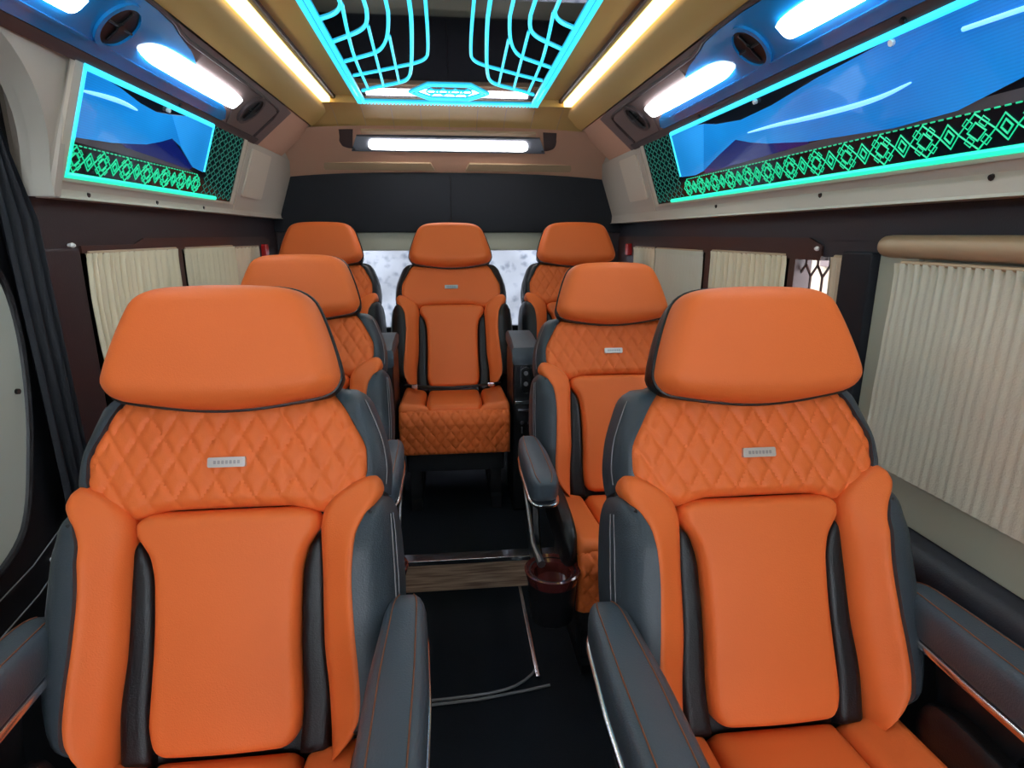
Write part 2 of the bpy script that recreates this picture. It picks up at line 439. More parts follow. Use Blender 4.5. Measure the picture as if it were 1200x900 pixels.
def b_base(mb):
    mb.box(-.218, .218, -.365, .10, .26, .388, .02, 3)
def b_under(mb):
    mb.box(-.205, .205, -.34, .10, .16, .275, .015)
def b_ped(mb, s, lift):      # side view of one mount: a rail foot with two uprights, one outline
    o = [(-.32, -lift), (.10, -lift), (.10, .03), (.07, .04), (.07, .18), (.01, .18), (.01, .04), (-.24, .04), (-.24, .18), (-.30, .18), (-.30, .04), (-.32, .03)]
    mb.prism(o, lambda a, b, n: (n, a, b), s * .17 - .022, s * .17 + .022); mb.hard = True
def b_sidecover(mb, sg):
    rings = []
    for k in range(15):
        t = k / 14; y = -.02 - .36 * t; z = .485 + .015 * math.sin(math.pi * t) - .03 * t; e = quarter(min(t, 1 - t), .22)
        hw = .024 * e + .002; hh = .058 * e + .004
        rings.append([(sg * .244 + hw * math.copysign(abs(math.cos(a)) ** .6, math.cos(a)), y, z - .03 + hh * math.copysign(abs(math.sin(a)) ** .6, math.sin(a))) for a in [2 * math.pi * i / 16 for i in range(16)]])
    mb.loft(rings)
def padrings(u, y0, y1, z, w, h, drop=0.0, bend=0.0, tap=.75, n=26):
    rings = []
    for k in range(n + 1):
        t = k / n; t2 = 0.5 - 0.5 * math.cos(math.pi * t); y = y0 + (y1 - y0) * t2
        d = min(t2, 1 - t2) * abs(y1 - y0); e = quarter(d, .055)
        ww = w * (.30 + .70 * e) * (tap + (1 - tap) * min(1, t2 * 2.5)); hh = h * (.45 + .55 * e)
        zc = z - drop * t2 + .004 * math.sin(math.pi * t2); uc = u + bend * math.sin(math.pi * t2)
        ring = []
        for i in range(24):
            a = 2 * math.pi * i / 24; c, s = math.cos(a), math.sin(a)
            ring.append((uc + ww / 2 * math.copysign(abs(c) ** .45, c), y, zc - hh / 2 + hh / 2 * math.copysign(abs(s) ** .55, s) - (h - hh) * .35))
        rings.append(ring)
    return rings
def armrest(seat, sg, u, y0, y1, z, w, cup=True):
    """y0 rear, y1 front; u measured from the seat's centre"""
    key = 'arm%.3f_%.3f_%.3f_%.3f_%.3f' % (u, y0, y1, z, w)
    R = padrings(u, y0, y1, z, w, .075)
    a = shared('armrest', key, lambda mb: mb.loft(R), M['grey'], seat)
    def st(mb):
        for i in (5, 7):
            mb.tube([(r[i][0], r[i][1], r[i][2] + .0006) for r in R[2:-2]], .0012, 5)
            j = 12 - i
            mb.tube([(r[j][0], r[j][1], r[j][2] + .0006) for r in R[2:-2]], .0012, 5)
    shared('stitching', key + 's', st, M['stitch'], a)
    def ch(mb):
        rr = padrings(u, y0 + .004, y1 - .004, z - .067, w * 1.05, .016)
        mb.loft(rr)
    shared('chrome_strip', key + 'c', ch, M['chrome'], a)
    def sup(mb):
        uu = u
        path = [(uu, (y0 + y1) / 2 + .06, z - .07), (uu, (y0 + y1) / 2 + .07, z - .16), (uu, (y0 + y1) / 2 + .04, .36), (uu, y1 + .10, .30)]
        rings = []
        for (x, y, zz), wd in zip(path, (.10, .07, .08, .13)):
            rings.append([(x + .014 * c, y + wd * s, zz) for c, s in ((1, .8), (.6, 1), (-.6, 1), (-1, .8), (-1, -.8), (-.6, -1), (.6, -1), (1, -.8))])
        mb.loft(rings)
    shared('armrest_support', key + 'p', sup, M['plastic'], seat)
    if cup:
        def strut(mb):
            x = u + sg * .024
            mb.tube([(x, y0 - .05, z - .075), (x, (y0 + y1) / 2 + .02, z - .15), (x, y1 + .06, z - .22), (x - sg * .01, y1 - .03, z - .23)], [.007, .006, .008, .012], 8)
        shared('support_trim', key + 't', strut, M['darkchrome'], seat)
        # oval cup holder in front of the support
        cx, cy, cz = u - sg * .015, y1 - .035, .40
        c = shared('cup_holder', key + 'h', lambda mb: mb.lathe((cx, cy, cz - .16), [(.045, 0), (.058, .01), (.066, .10), (.069, .152), (.060, .152), (.056, .10), (.05, .03), (.0, .03)], 28), M['plastic'], seat)
        shared('rim', key + 'r', lambda mb: mb.lathe((cx, cy, cz - .012), [(.066, -.03), (.075, 0), (.076, .006), (.072, .009), (.050, -.004), (.040, -.045)], 28), M['redwood'], c)
    return a

def make_seat(name, loc, label, arms=(), quilted=True, covers=True, lift=0.0):
    t = thing(name, loc, label, 'seat', 'orange and black reclining seats')
    h = shared('headrest', 'head', b_head, M['orange'], t)
    shared('headrest_back', 'hback', b_headback, M['black'], h)
    shared('piping', 'hpipe', b_headpipe, M['black'], h)
    for s in (-1, 1): shared('headrest_post', 'post%d' % s, lambda mb: b_post(mb, s), M['chrome'], h)
    sh = shared('back_shell', 'shell', b_shell, M['black'], t)
    up = shared('upper_panel', 'upper' if quilted else 'upper_plain', b_upper if quilted else
                (lambda mb: panel(mb, bk, lambda v: -upR(v), upR, .185, .345, -.008, .030, .026, 60, 30, vb=upVb, ntilt=lambda s, v: -.012 * (2 * s - 1) ** 2)), M['orange'], t)
    bd = shared('badge', 'badge', b_badge, M['badge'], up); 
    shared('center_panel', 'center', b_center, M['orange'], t)
    for s in (-1, 1):
        b = shared('side_bolster', 'bol%d' % s, lambda mb: b_bolster(mb, s), M['orange'], t)
        shared('black_strip', 'strip%d' % s, lambda mb: b_strip(mb, s), M['black'], t)
        g = shared('side_trim', 'trim%d%s' % (s, '' if covers else 'b'), lambda mb: b_trim(mb, s), M['trim' if covers else 'black'], t)
        shared('piping', 'tpipe%d' % s, lambda mb: b_trimpipe(mb, s), M['black'], g)
        shared('stitching', 'tst%d' % s, lambda mb: b_trimstitch(mb, s), M['stitchg'], g)
        g = shared('shoulder_trim', 'shld%d%s' % (s, '' if covers else 'b'), lambda mb: b_shoulder(mb, s), M['trim' if covers else 'black'], t)
        shared('stitching', 'sst%d' % s, lambda mb: b_shstitch(mb, s), M['stitchg'], g)
        shared('cushion_bolster', 'sbol%d' % s, lambda mb: b_sbol(mb, s), M['orange'], t)
        if covers: shared('side_cover', 'scov%d' % s, lambda mb: b_sidecover(mb, s), M['black'], t)
        shared('floor_mount', 'ped%d_%.3f' % (s, lift), lambda mb: b_ped(mb, s, lift), M['plastic'], t)
    shared('badge_marks', 'marks', b_marks, M['badged'], bd)
    shared('seat_cushion', 'seat', b_seat, M['orange'], t)
    shared('leg_rest', 'flap', b_flap, M['orange'], t)
    shared('seat_base', 'base', b_base, M['black'], t)
    shared('seat_frame', 'under', b_under, M['plastic'], t)
    for a in arms: armrest(t, *a)
    return t

# origin = floor under the hinge of the back rest
DY = .222
s1L = make_seat('reclining_seat', (-.385, 1.052 - DY, .008), 'large orange seat in the front row on the left, quilted panel, bright silver badge',
                arms=((1, .298, .09, -.42, .665, .088), (-1, -.285, .09, -.42, .665, .088, False)), lift=.008)
s1R = make_seat('reclining_seat', (.553, 1.022 - DY, 0), 'large orange seat in the front row on the right, beside the wide curtained window',
                arms=((-1, -.298, .09, -.42, .655, .092), (1, .276, .09, -.42, .655, .088, False)))
s2L = make_seat('reclining_seat', (-.485, 2.0 - DY, .03), 'orange seat in the second row on the left, mostly hidden behind the front seat',
                arms=((1, .298, .03, -.33, .615, .080), (-1, -.285, .03, -.33, .615, .080, False)), lift=.03)
s2R = make_seat('reclining_seat', (.553, 2.00 - DY, 0), 'orange second-row seat on the right with a cup holder on its aisle side',
                arms=((-1, -.310, .05, -.34, .635, .085), (1, .280, .05, -.34, .635, .085, False)))
s3L = make_seat('reclining_seat', (-.600, 2.965 - DY, .150), 'orange seat at the left end of the raised back row', covers=False, lift=.028)
s3C = make_seat('reclining_seat', (.009, 2.88 - DY, .146), 'orange seat in the middle of the back row, its upper panel unquilted', quilted=False, covers=False, lift=.024)
s3R = make_seat('reclining_seat', (.620, 2.92 - DY, .150), 'orange seat at the right end of the raised back row', covers=False, lift=.028)
mb = MB(); mb.lathe((0, 0, 0), [(.012, -.008), (.016, 0), (.012, .010), (.004, .014)], 16)
link('release_button', mb.mesh('release_button', smooth=True), M['red'], s2R, (-.243, -.03, .492))

# ------------------------------------------------------------------ van shell
YF, YR = -2.2, 3.35
def W(h, s): return XC + s * h       # across the van from its centre line
mb = MB().box(W(-.98, 1), W(.98, 1), YF, 1.93, -.04, 0); struct('floor', mb, M['carpet'])
mb = MB().box(W(-.98, 1), W(.98, 1), 1.95, YR + .03, -.04, .122, .004); struct('floor_platform', mb, M['carpet'], 'raised black carpeted platform under the back row')
mb = MB().box(W(-.98, 1), W(.98, 1), 1.93, 1.952, -.04, .112); struct('trim_1', mb, M['wood'], 'wood grain riser of the step across the aisle')
mb = MB().box(W(-.98, 1), W(.98, 1), 1.922, 1.975, .110, .1285, .003); struct('trim_2', mb, M['chrome'], 'bright metal nosing on the edge of the step')
mb = MB().tube([(-.10, 1.395, .006), (-.04, 1.397, .006), (.02, 1.40, .006), (.08, 1.405, .006), (.13, 1.415, .006), (.16, 1.426, .006), (.19, 1.445, .006), (.215, 1.468, .006), (.235, 1.50, .006)], .004, 8)
mb.tube([(-.10, 1.380, .005), (.05, 1.387, .005), (.18, 1.405, .005), (.26, 1.42, .005)], .004, 8)
single('floor_cable', mb, M['stitchg'], (.07, 1.40, 0), 'thin grey cable lying across the black aisle floor', 'cable')
mb = MB().box(.224, .236, 1.45, 1.91, 0, .012, .002); single('floor_rail', mb, M['chrome'], (.23, 1.68, 0), 'short thin metal seat rail along the right edge of the aisle floor', 'rail')

# ceiling (gold field), dark mirror panel, coves
Z = CZ
mb = MB().box(W(-.56, 1), W(-.393, 1), YF, 3.0, Z + .585, Z + .62); mb.box(W(.393, 1), W(.56, 1), YF, 3.0, Z + .585, Z + .62); mb.box(W(-.40, 1), W(.40, 1), 2.84, 3.0, Z + .60, Z + .62); struct('ceiling', mb, M['gold'])
for i, s in enumerate((-1, 1)):
    # sloping golden trim outside the light strip, lip beside it
    mb = MB()
    prof = [(.548, .552), (.556, .536), (.640, .492), (.648, .500), (.648, .60), (.548, .60)]
    mb.prism([(a, b) for a, b in prof], lambda a, b, n: (W(a, s), n, Z + b), YF, 3.04)
    struct('trim_%d' % (3 + i), mb, M['gold'], 'golden padded edge outside the warm light strip, %s side' % ('left' if s < 0 else 'right'))
    mb = MB()
    mb.prism([(.49, .59), (.49, .574), (.494, .570), (.506, .570), (.510, .574), (.510, .59)], lambda a, b, n: (W(a, s), n, Z + b), YF, 2.96)
    struct('trim_%d' % (5 + i), mb, M['brown'], 'thin dark edge of the golden ceiling field')
    mb = MB().box(min(W(.512, s), W(.552, s)), max(W(.512, s), W(.552, s)), YF + .1, 2.93, Z + .556, Z + .583, .008, 3)
    single('light_strip', mb, M['yellow'], (W(.53, s), 1.0, Z + .56), 'warm yellow light strip along the %s side of the ceiling' % ('left' if s < 0 else 'right'), 'light', 'warm ceiling light strips')

cp = thing('ceiling_panel', (XC, 1.2, Z + .56), 'dark mirrored ceiling panel edged and patterned with cyan light lines', 'ceiling panel')
YE = 2.83
def zm(y): return .556 + .03 * (YE - max(y, 1.2))          # the mirror sinks slightly towards the rear
def T(x, y):
    if y < 1.3: return (x * .608 / .58 * .985, y)
    y2 = 1.105 * y / (1 + .0517 * y); return (x * zm(y2) / .58, y2)
def under(x0, x1, y0, y1, d):      # flat bar under the mirror following its fall
    ys = [y0] + ([1.2] if y0 < 1.2 < y1 else []) + [y1]
    m = MB(); m.loft([[(x0, y, Z + zm(y) - d), (x1, y, Z + zm(y) - d), (x1, y, Z + zm(y) + .002), (x0, y, Z + zm(y) + .002)] for y in ys]); return m
m_ = MB(); m_.loft([[(W(-.392, 1), y, Z + zm(y)), (W(.392, 1), y, Z + zm(y)), (W(.392, 1), y, Z + zm(y) + .010), (W(-.392, 1), y, Z + zm(y) + .010)] for y in (YF + .3, 1.2, YE)])
part('mirror', m_, M['mirror'], cp, smooth=False)
def ctube(pts, r):
    p = [Vector((*T(a, b), 0)) for a, b in pts]
    for _ in range(2):
        q = [p[0]]
        for i in range(len(p) - 1):
            q += [p[i] * .75 + p[i + 1] * .25, p[i] * .25 + p[i + 1] * .75]
        p = q + [p[-1]]
    for v in p: v.z = Z + zm(v.y) - .001
    return p
A = [(.057, -1.5), (.060, 1.7), (.068, 2.161), (.082, 2.235), (.115, 2.285), (.18, 2.338), (.26, 2.405), (.358, 2.478)]
B = [(.098, -1.5), (.100, 1.714), (.112, 1.993), (.138, 2.395), (.160, 2.521), (.202, 2.575), (.268, 2.628), (.358, 2.716)]
C = [(.156, -1.5), (.157, 1.72), (.176, 1.937), (.198, 2.07), (.232, 2.17), (.297, 2.233), (.358, 2.29)]
C2 = [(.180, 2.0), (.196, 2.557)]
D = [(.212, -1.5), (.214, 1.726), (.228, 1.883), (.255, 1.957), (.303, 2.014), (.358, 2.073)]
D2 = [(.232, 1.92), (.246, 2.228), (.262, 2.609)]
E_ = [(.272, -1.5), (.275, 1.732), (.290, 1.793), (.315, 1.837), (.358, 1.874)]
E2 = [(.278, 1.76), (.303, 2.014), (.321, 2.269), (.330, 2.663)]
for s in (-1, 1):
    for pts, r in ((A, .0050), (B, .0060), (C, .0053), (C2, .0046), (D, .0056), (D2, .0048), (E_, .0058), (E2, .0053)):
        part('led_or_glint_line', MB().tube([(XC + s * p.x, p.y, p.z) for p in ctube(pts, r)], r, 6), M['cyan'], cp)
    for h, r in ((.366, .0065), (.386, .0065)):
        part('edge_light', under(XC + s * h - r, XC + s * h + r, -1.8, YE - .01, .007), M['cyan'], cp)
mb = under(W(-.392, 1), W(.392, 1), YE - .040, YE - .026, .007)
for k in range(52):
    x = -.385 + k * .0151; q = under(XC + x, XC + x + .008, YE - .022, YE - .003, .007); mb.add(q.v, q.f)
part('edge_light', mb, M['cyan'], cp)
def hz(a, b, d=.002): x, y = T(a, b); return (XC + x, y, Z + zm(y) - d)
hx = [(-.165, 2.72), (-.085, 2.575), (.085, 2.575), (.165, 2.72), (.085, 2.845), (-.085, 2.845)]
mb = MB().tube([hz(a, b) for a, b in hx], .0058, 6, closed=True, ref=(0, 0, 1))
mb.tube([hz(a * .86, 2.71 + (b - 2.71) * .80) for a, b in hx], .0036, 6, closed=True, ref=(0, 0, 1))
for k in range(4):
    x = -.075 + k * .05; mb.tube([hz(x, 2.65), hz(x + .022, 2.71), hz(x, 2.77), hz(x - .022, 2.71)], .0024, 5, closed=True, ref=(0, 0, 1))
for y in (2.68, 2.74): mb.tube([hz(-.09, y), hz(.09, y)], .0024, 5)
part('light_emblem', mb, M['cyan'], cp)

# rear end of the ceiling: golden cross band, tan sloping headliner with lamp
mb = MB(); prof = [(2.834, .556), (2.834, .60), (3.14, .60), (3.14, .478), (3.085, .480), (3.065, .487), (3.02, .510), (2.94, .540), (2.88, .553)]
mb.prism(prof, lambda a, b, n: (n, a, Z + b), W(-.648, 1), W(.648, 1)); struct('trim_7', mb, M['gold'], 'golden padded band across the rear end of the ceiling')
part_seam = MB()
for k in range(9):
    x = -.52 + k * .13; part_seam.tube([(XC + x, a, Z + b - .0005) for a, b in prof[4:]], .0016, 5)
struct('trim_8', part_seam, M['tanl'], 'fine seams in the golden rear band')
mb = MB(); rows = []
hp = itp([(3.04, .500), (3.10, .466), (3.18, .420), (3.26, .365), (3.32, .318), (3.36, .292)])
slot = (-.50, .54)
for j in range(17):
    y = 3.04 + .32 * j / 16
    rows.append([(XC + x, y, Z + hp(y) - .035 * (abs(x) / .9) ** 3) for x in [-.93 + 1.86 * i / 40 for i in range(41)]])
mb.grid(rows)
mb.grid([[(p[0], p[1], p[2] + .05) for p in r] for r in rows]); struct('ceiling_rear', mb, M['tan'], 'tan sloping headliner over the back row')
def rl(a, b, n):   # on the tan slope: a across, b along the slope (y), n out of it (downwards)
    return (a, b - n * .5, Z + hp(b) - n * .86)
rlg = thing('rear_light', (XC, 3.13, Z + .40), 'long white tube light in a grey housing over the back row', 'light')
part('housing', MB().prism([(-.425, 3.095), (.465, 3.095), (.505, 3.19), (-.465, 3.19)], rl, -.01, .014), M['greyband'], rlg)
part('diffuser', MB().prism(rrect(-.375, .41, 3.118, 3.168, .024), rl, .01, .024), M['rearlamp'], rlg)
part('upper_trim', MB().prism([(-.40, 3.060), (.44, 3.060), (.44, 3.078), (-.40, 3.078)], rl, .002, .014), M['tanl'], rlg)
for s in (-1, 1):
    c = XC + s * .475; o = [(c - s * .02, 3.062)] + [(c + s * (.005 + .095 * math.sin(t)), 3.062 + .12 * (1 - math.cos(t)) * 0 + .12 * math.cos(t)) for t in [math.pi / 2 - math.pi / 2 * k / 10 for k in range(11)]]
    part('end_recess', MB().prism(o if s > 0 else o[::-1], rl, .0, .006), M['brown'], rlg)
    part('screw', MB().tube([rl(XC + s * .47, 3.175, .010), rl(XC + s * .47, 3.175, .019)], .006, 8), M['plastic'], rlg)
for s, l in ((-1, 'left'), (1, 'right')):
    mb = MB().prism([(XC + s * .08, 3.300), (XC + s * .10, 3.262), (XC + s * .66, 3.262), (XC + s * .70, 3.300)][::s], rl, .0, .010)
    single('headliner_flap', mb, M['tanl'], (XC + s * .4, 3.28, Z + .33), 'low tan flap along the lower edge of the rear headliner, %s half' % l, 'flap')

# rear wall: black band, grey-green lintel, window, lower wall
mb = MB().box(W(-.95, 1), W(.95, 1), YR - .03, YR + .06, Z + .012, Z + .36, .01); o = struct('wall_rear_upper', mb, M['bandblack'], 'black padded band above the rear window')
mb = MB().tube([(XC, YR - .032, Z + .015), (XC, YR - .032, Z + .30)], .003, 6); struct('trim_9', mb, M['plastic'], 'centre seam of the black band above the rear window')
mb = MB().box(W(-.86, 1), W(.86, 1), YR - .01, YR + .06, Z - .085, Z + .014, .012); struct('trim_10', mb, M['greeny'], 'grey-green trim over the rear window')
mb = MB().box(W(-.95, 1), W(.95, 1), YR, YR + .06, -.04, Z - .515, .004); struct('wall_rear', mb, M['plum'])
mb = MB().box(W(-.95, 1), W(.95, 1), YR - .04, YR + .0, Z - .535, Z - .50, .008); struct('trim_11', mb, M['plastic'], 'black sill under the rear window')
for s in (-1, 1):
    mb = MB().box(min(W(.86, s), W(.97, s)), max(W(.86, s), W(.97, s)), YR - .02, YR + .06, .10, Z + .03, .01); struct('wall_rear_post', mb, M['plum'])
mb = MB().box(W(-.86, 1), W(.86, 1), YR + .03, YR + .036, Z - .515, Z - .085); o = struct('window_1', mb, M['glass'], 'clear rear window pane')
# outside behind: rough pale stone wall
rows = []
rr = random.Random(3)
for j in range(41):
    rows.append([(-2.2 + 4.4 * i / 90, 4.1 + .012 * (rr.random() - .5) + .012 * math.sin(i * .9 + 3 * math.sin(j * .7)), -.6 + 2.6 * j / 40) for i in range(91)])
mb = MB().grid(rows); mb.box(-2.2, 2.2, 4.15, 4.4, -.6, 2.0)
tag(struct('wall_outside', mb, M['stone'], 'pale rough stone wall outside the rear window'), cat='wall')
mb = MB().box(-8, 9, -8, 14, -.66, -.6); struct('ground', mb, mat('pale_ground', (.4, .39, .37), .9, bump=.4), 'pale ground outside the van')

# ------------------------------------------------------------------ overhead lockers
P0 = (.80, .36); P1 = (.88, .127)
def lk(s):
    ax, az = P0[0] - P1[0], P0[1] - P1[1]; L = math.hypot(ax, az); nx, nz = -abs(az) / L, -abs(ax) / L
    # normal towards the aisle and slightly down
    def f(y, w, n):   # w 0 bottom .. 1 top, n off the panel
        h = P1[0] + ax * w + nx * n; z = P1[1] + az * w + nz * n
        return (W(h, s), y, Z + z)
    return f
def bez(pts, it=2):
    p = [Vector(q) for q in pts]
    for _ in range(it):
        q = [p[0]]
        for i in range(len(p) - 1): q += [p[i] * .75 + p[i + 1] * .25, p[i] * .25 + p[i + 1] * .75]
        p = q + [p[-1]]
    return [(v.x, v.y) for v in p]
def locker(s, ya, side):
    f = lk(s)
    t = thing('overhead_locker', (W(.85, s), 1.2, Z + .05), 'cream overhead locker with LED-edged mirror panel, its blue glow painted on, %s side of the van' % side, 'locker', 'overhead lockers')
    zb = .080 if s < 0 else .060
    prof = [(.803, .362), (.80, .36), (.88, .127), (.888, .100), (.886, zb + .006), (.878, zb), (.955, zb), (.955, .45), (.81, .45)]
    mb = MB()
    if s < 0:
        mb.prism(prof, lambda a, b, n: (W(a, s), n, Z + b), 1.475, YR + .01)
        part('body', mb, M['cream2'], t, smooth=False)
        # arched front end over the door opening
        arch = []
        for k in range(15):
            a = math.pi / 2 * k / 14; arch.append((1.452 - .36 * (1 - math.cos(a)), .082 + .300 * math.sin(a)))
        poly = [(1.478, .40), (1.478, .082)] + arch[:] + [(.9, .392), (.9, .40)]
        def g(a, b, n):
            q = (P1[1] + .0 - b) / (P1[1] - P0[1]); h = .80 + .08 * max(0, min(1, (.36 - b) / .233)) + (-.010 if b < .09 else 0) * 0
            return (W(h + n, s), a, Z + b)
        part('arch_front', MB().prism(poly, g, -.001, .05), M['cream2'], t, smooth=False)
        rim = [g(a, b, -.004) for a, b in arch]
        rim2 = [g(a - .004, b - .004 * k / 14, .032) for k, (a, b) in enumerate(arch)]
        m2 = MB().grid([rim, [((p[0] + q[0]) / 2 - .004 * 0, (p[1] + q[1]) / 2, (p[2] + q[2]) / 2) for p, q in zip(rim, rim2)], rim2]); 
        m2.grid([[(p[0] - .02, p[1] + .002, p[2] + .002) for p in rim], [(p[0] - .02, p[1], p[2]) for p in rim2]])
        part('arch_trim', m2, mat('cream_arch_trim', (.56, .52, .44), .4), t)
    else:
        mb.prism(prof, lambda a, b, n: (W(a, s), n, Z + b), YF + .05, YR + .01)
        part('body', mb, M['cream2'], t, smooth=False)
    ye = 2.545
    # frame lips
    fr = MB()
    for a0, a1, b0, b1 in ((ya, ye, -.035, -.005), (ya, ye, 1.005, 1.04), (ye, ye + .03, -.035, 1.04)) + (((ya - .03, ya, -.035, 1.04),) if s < 0 else ()):
        fr.prism([(a0, b0), (a1, b0), (a1, b1), (a0, b1)], f, -.002, .006)
    part('frame', fr, M['cream'], t, smooth=False)
    part('mirror_panel', MB().prism([(ya, 0), (ye, 0), (ye, 1), (ya, 1)], f, -.002, .003), M['blackmirror'], t, smooth=False)
    # blue glow on the mirror, painted as emissive sheets in two tones
    if s > 0:
        low = [(2.03, .36), (1.90, .50), (1.77, .62), (1.69, .54), (1.61, .48), (1.43, .39), (1.15, .325), (1.0, .34), (.88, .44), (.70, .60), (.45, .72), (.2, .60), (-.3, .40), (ya + .05, .4)]
        top = [(ya + .05, .97), (1.02, .97), (1.1, .965), (1.35, .91), (1.55, .835), (1.72, .81), (1.87, .87), (1.95, .93)]
        st = [[(1.69, .65), (1.55, .635), (1.409, .6), (1.25, .575), (1.16, .58), (1.09, .615)], [(.97, .83), (.80, .80), (.6, .8)]]
    else:
        low = [(2.03, .58), (1.96, .645), (1.90, .57), (1.82, .49), (1.66, .41), (1.51, .37), (ya + .012, .38)]
        top = [(ya + .012, .96), (1.53, .975), (1.65, .94), (1.75, .88), (1.84, .86), (1.93, .90)]
        st = [[(1.50, .78), (1.593, .81), (1.67, .82), (1.74, .80)]]
    sheet = low + top
    part('blue_glow_sheet', MB().prism(sheet, f, .0025, .0055), M['blue'], t, smooth=False)
    b2 = [(2.225, .35), (2.10, .33), (2.03, .36 if s > 0 else .58), (1.95, .93), (2.04, .97), (2.225, .975)]
    if s < 0: b2 = [(2.225, .35), (2.14, .38), (2.03, .58), (1.93, .90), (2.03, .96), (2.225, .975)]
    part('bright_glow_sheet', MB().prism(b2, f, .0025, .0062), M['blue2'], t, smooth=False)
    nv = [(2.03, .36), (1.90, .50), (1.77, .62), (1.61, .48), (1.43, .39), (1.43, .37), (2.02, .325)] if s > 0 else [(2.14, .38), (1.96, .645), (1.82, .49), (1.70, .43), (1.72, .40), (2.12, .34)]
    part('navy_glow_sheet', MB().prism(nv, f, .0025, .0045), M['navy'], t, smooth=False)
    for q in st:
        q = bez(q); part('led_or_glint_line', MB().tube([f(a, b, .007) for a, b in q], [.0045 * (.3 + math.sin(math.pi * k / (len(q) - 1))) if s < 0 or q[0][0] > 1 else .004 for k in range(len(q))], 6), M['streak'], t)  # painted glints of the lamps on the mirror panel
    y0 = ya if s < 0 else ya
    part('grey_band', MB().prism([(y0, .335), (y0, .40 if s > 0 else .375), (1.40, .375), (2.0, .335), (2.10, .315), (2.0, .305), (y0, .305)] if s > 0 else
                                 [(y0, .33), (y0, .37), (1.7, .42), (2.12, .34), (2.16, .315)], f, .0025, .004), M['greyband'], t, smooth=False)
    # light edges
    part('edge_light', MB().tube([f(ya, .985, .005), f(2.225, .985, .005)], .0075, 8), M['cyan'], t)
    part('edge_light', MB().tube([f(2.232, .98, .005), f(2.232, .36, .005)], .0045, 8), M['cyan'], t)
    if s < 0:
        part('edge_light', MB().tube([f(ya + .006, .98, .005), f(ya + .006, .35, .005)], .0055, 8), M['cyan'], t)
        part('edge_light', MB().tube([f(ya + .006, .35, .005), f(ya + .006, .02, .005)], .005, 8), M['green'], t)
    part('green_edge_light', MB().tube([f(ya, .025, .005), f(2.38, .025, .005)], .0068, 8), M['green'], t)
    # row of nested diamonds
    mb = MB(); k = 0; y = 2.19
    def dia(cy, cw, hy, hw, r):
        mb.tube([f(cy - hy, cw, .0045), f(cy, cw + hw, .0045), f(cy + hy, cw, .0045), f(cy, cw - hw, .0045)], r, 4, closed=True, ref=(s * .95, 0, .32))
    while y > max(ya + .02, .2):
        if k % 2 == 0:
            dia(y, .175, .036, .118, .0020); dia(y, .175, .018, .06, .0020)
            for a, b in ((-.018, .059), (.018, .059), (-.018, -.059), (.018, -.059)): dia(y + a * .9, .175 + b, .010, .036, .0013)
        else:
            dia(y, .175, .020, .085, .0018); dia(y, .175, .010, .045, .0022)
        y -= .0555; k += 1
    part('light_pattern', mb, M['greenp'], t)
    mb = MB(); y = 2.19
    while y > max(ya + .02, .2):
        mb.box(-.004, .004, -.004, .004, -.004, .004) if False else mb.tube([f(y, .302, .004), f(y - .010, .302, .004)], .0016, 4); y -= .0185
    part('light_dots', mb, M['greenp'], t)
    mb = MB()
    for a in range(6):
        yy = 2.27 + a * .048
        for b in range(10):
            ww = .07 + b * .098; dy, dw = .019, .045
            mb.tube([f(yy - dy, ww, .0045), f(yy, ww + dw, .0045), f(yy + dy, ww, .0045), f(yy, ww - dw, .0045)], .0013, 4, closed=True)
    part('dim_pattern', mb, M['greendim'], t)
    # vent cover on the plain rear end and screws
    part('vent_cover', MB().prism(rrect(2.66, 2.92, .12, .92, .02), f, -.002, .006), M['cream'], t)
    part('joint', MB().prism([(2.60, -.18), (2.606, -.18), (2.606, 1.04), (2.60, 1.04)], f, -.002, .003), M['cream'], t)
    ys = (1.60, 1.95, 2.30) if s < 0 else (.95, 1.42, 2.0)
    for yy in ys:
        c = f(yy, -.14, .0); d = f(yy, -.14, .007)
        part('screw', MB().tube([c, d], .0055, 8), M['plastic'], t)
    for yy in ((1.9,) if s < 0 else (1.12, 1.62)):
        part('screw', MB().tube([f(yy, .93, .003), f(yy, .93, .012)], .006, 8), M['white'], t)
    return t
locker(-1, 1.495, 'left'); locker(1, -.6, 'right')

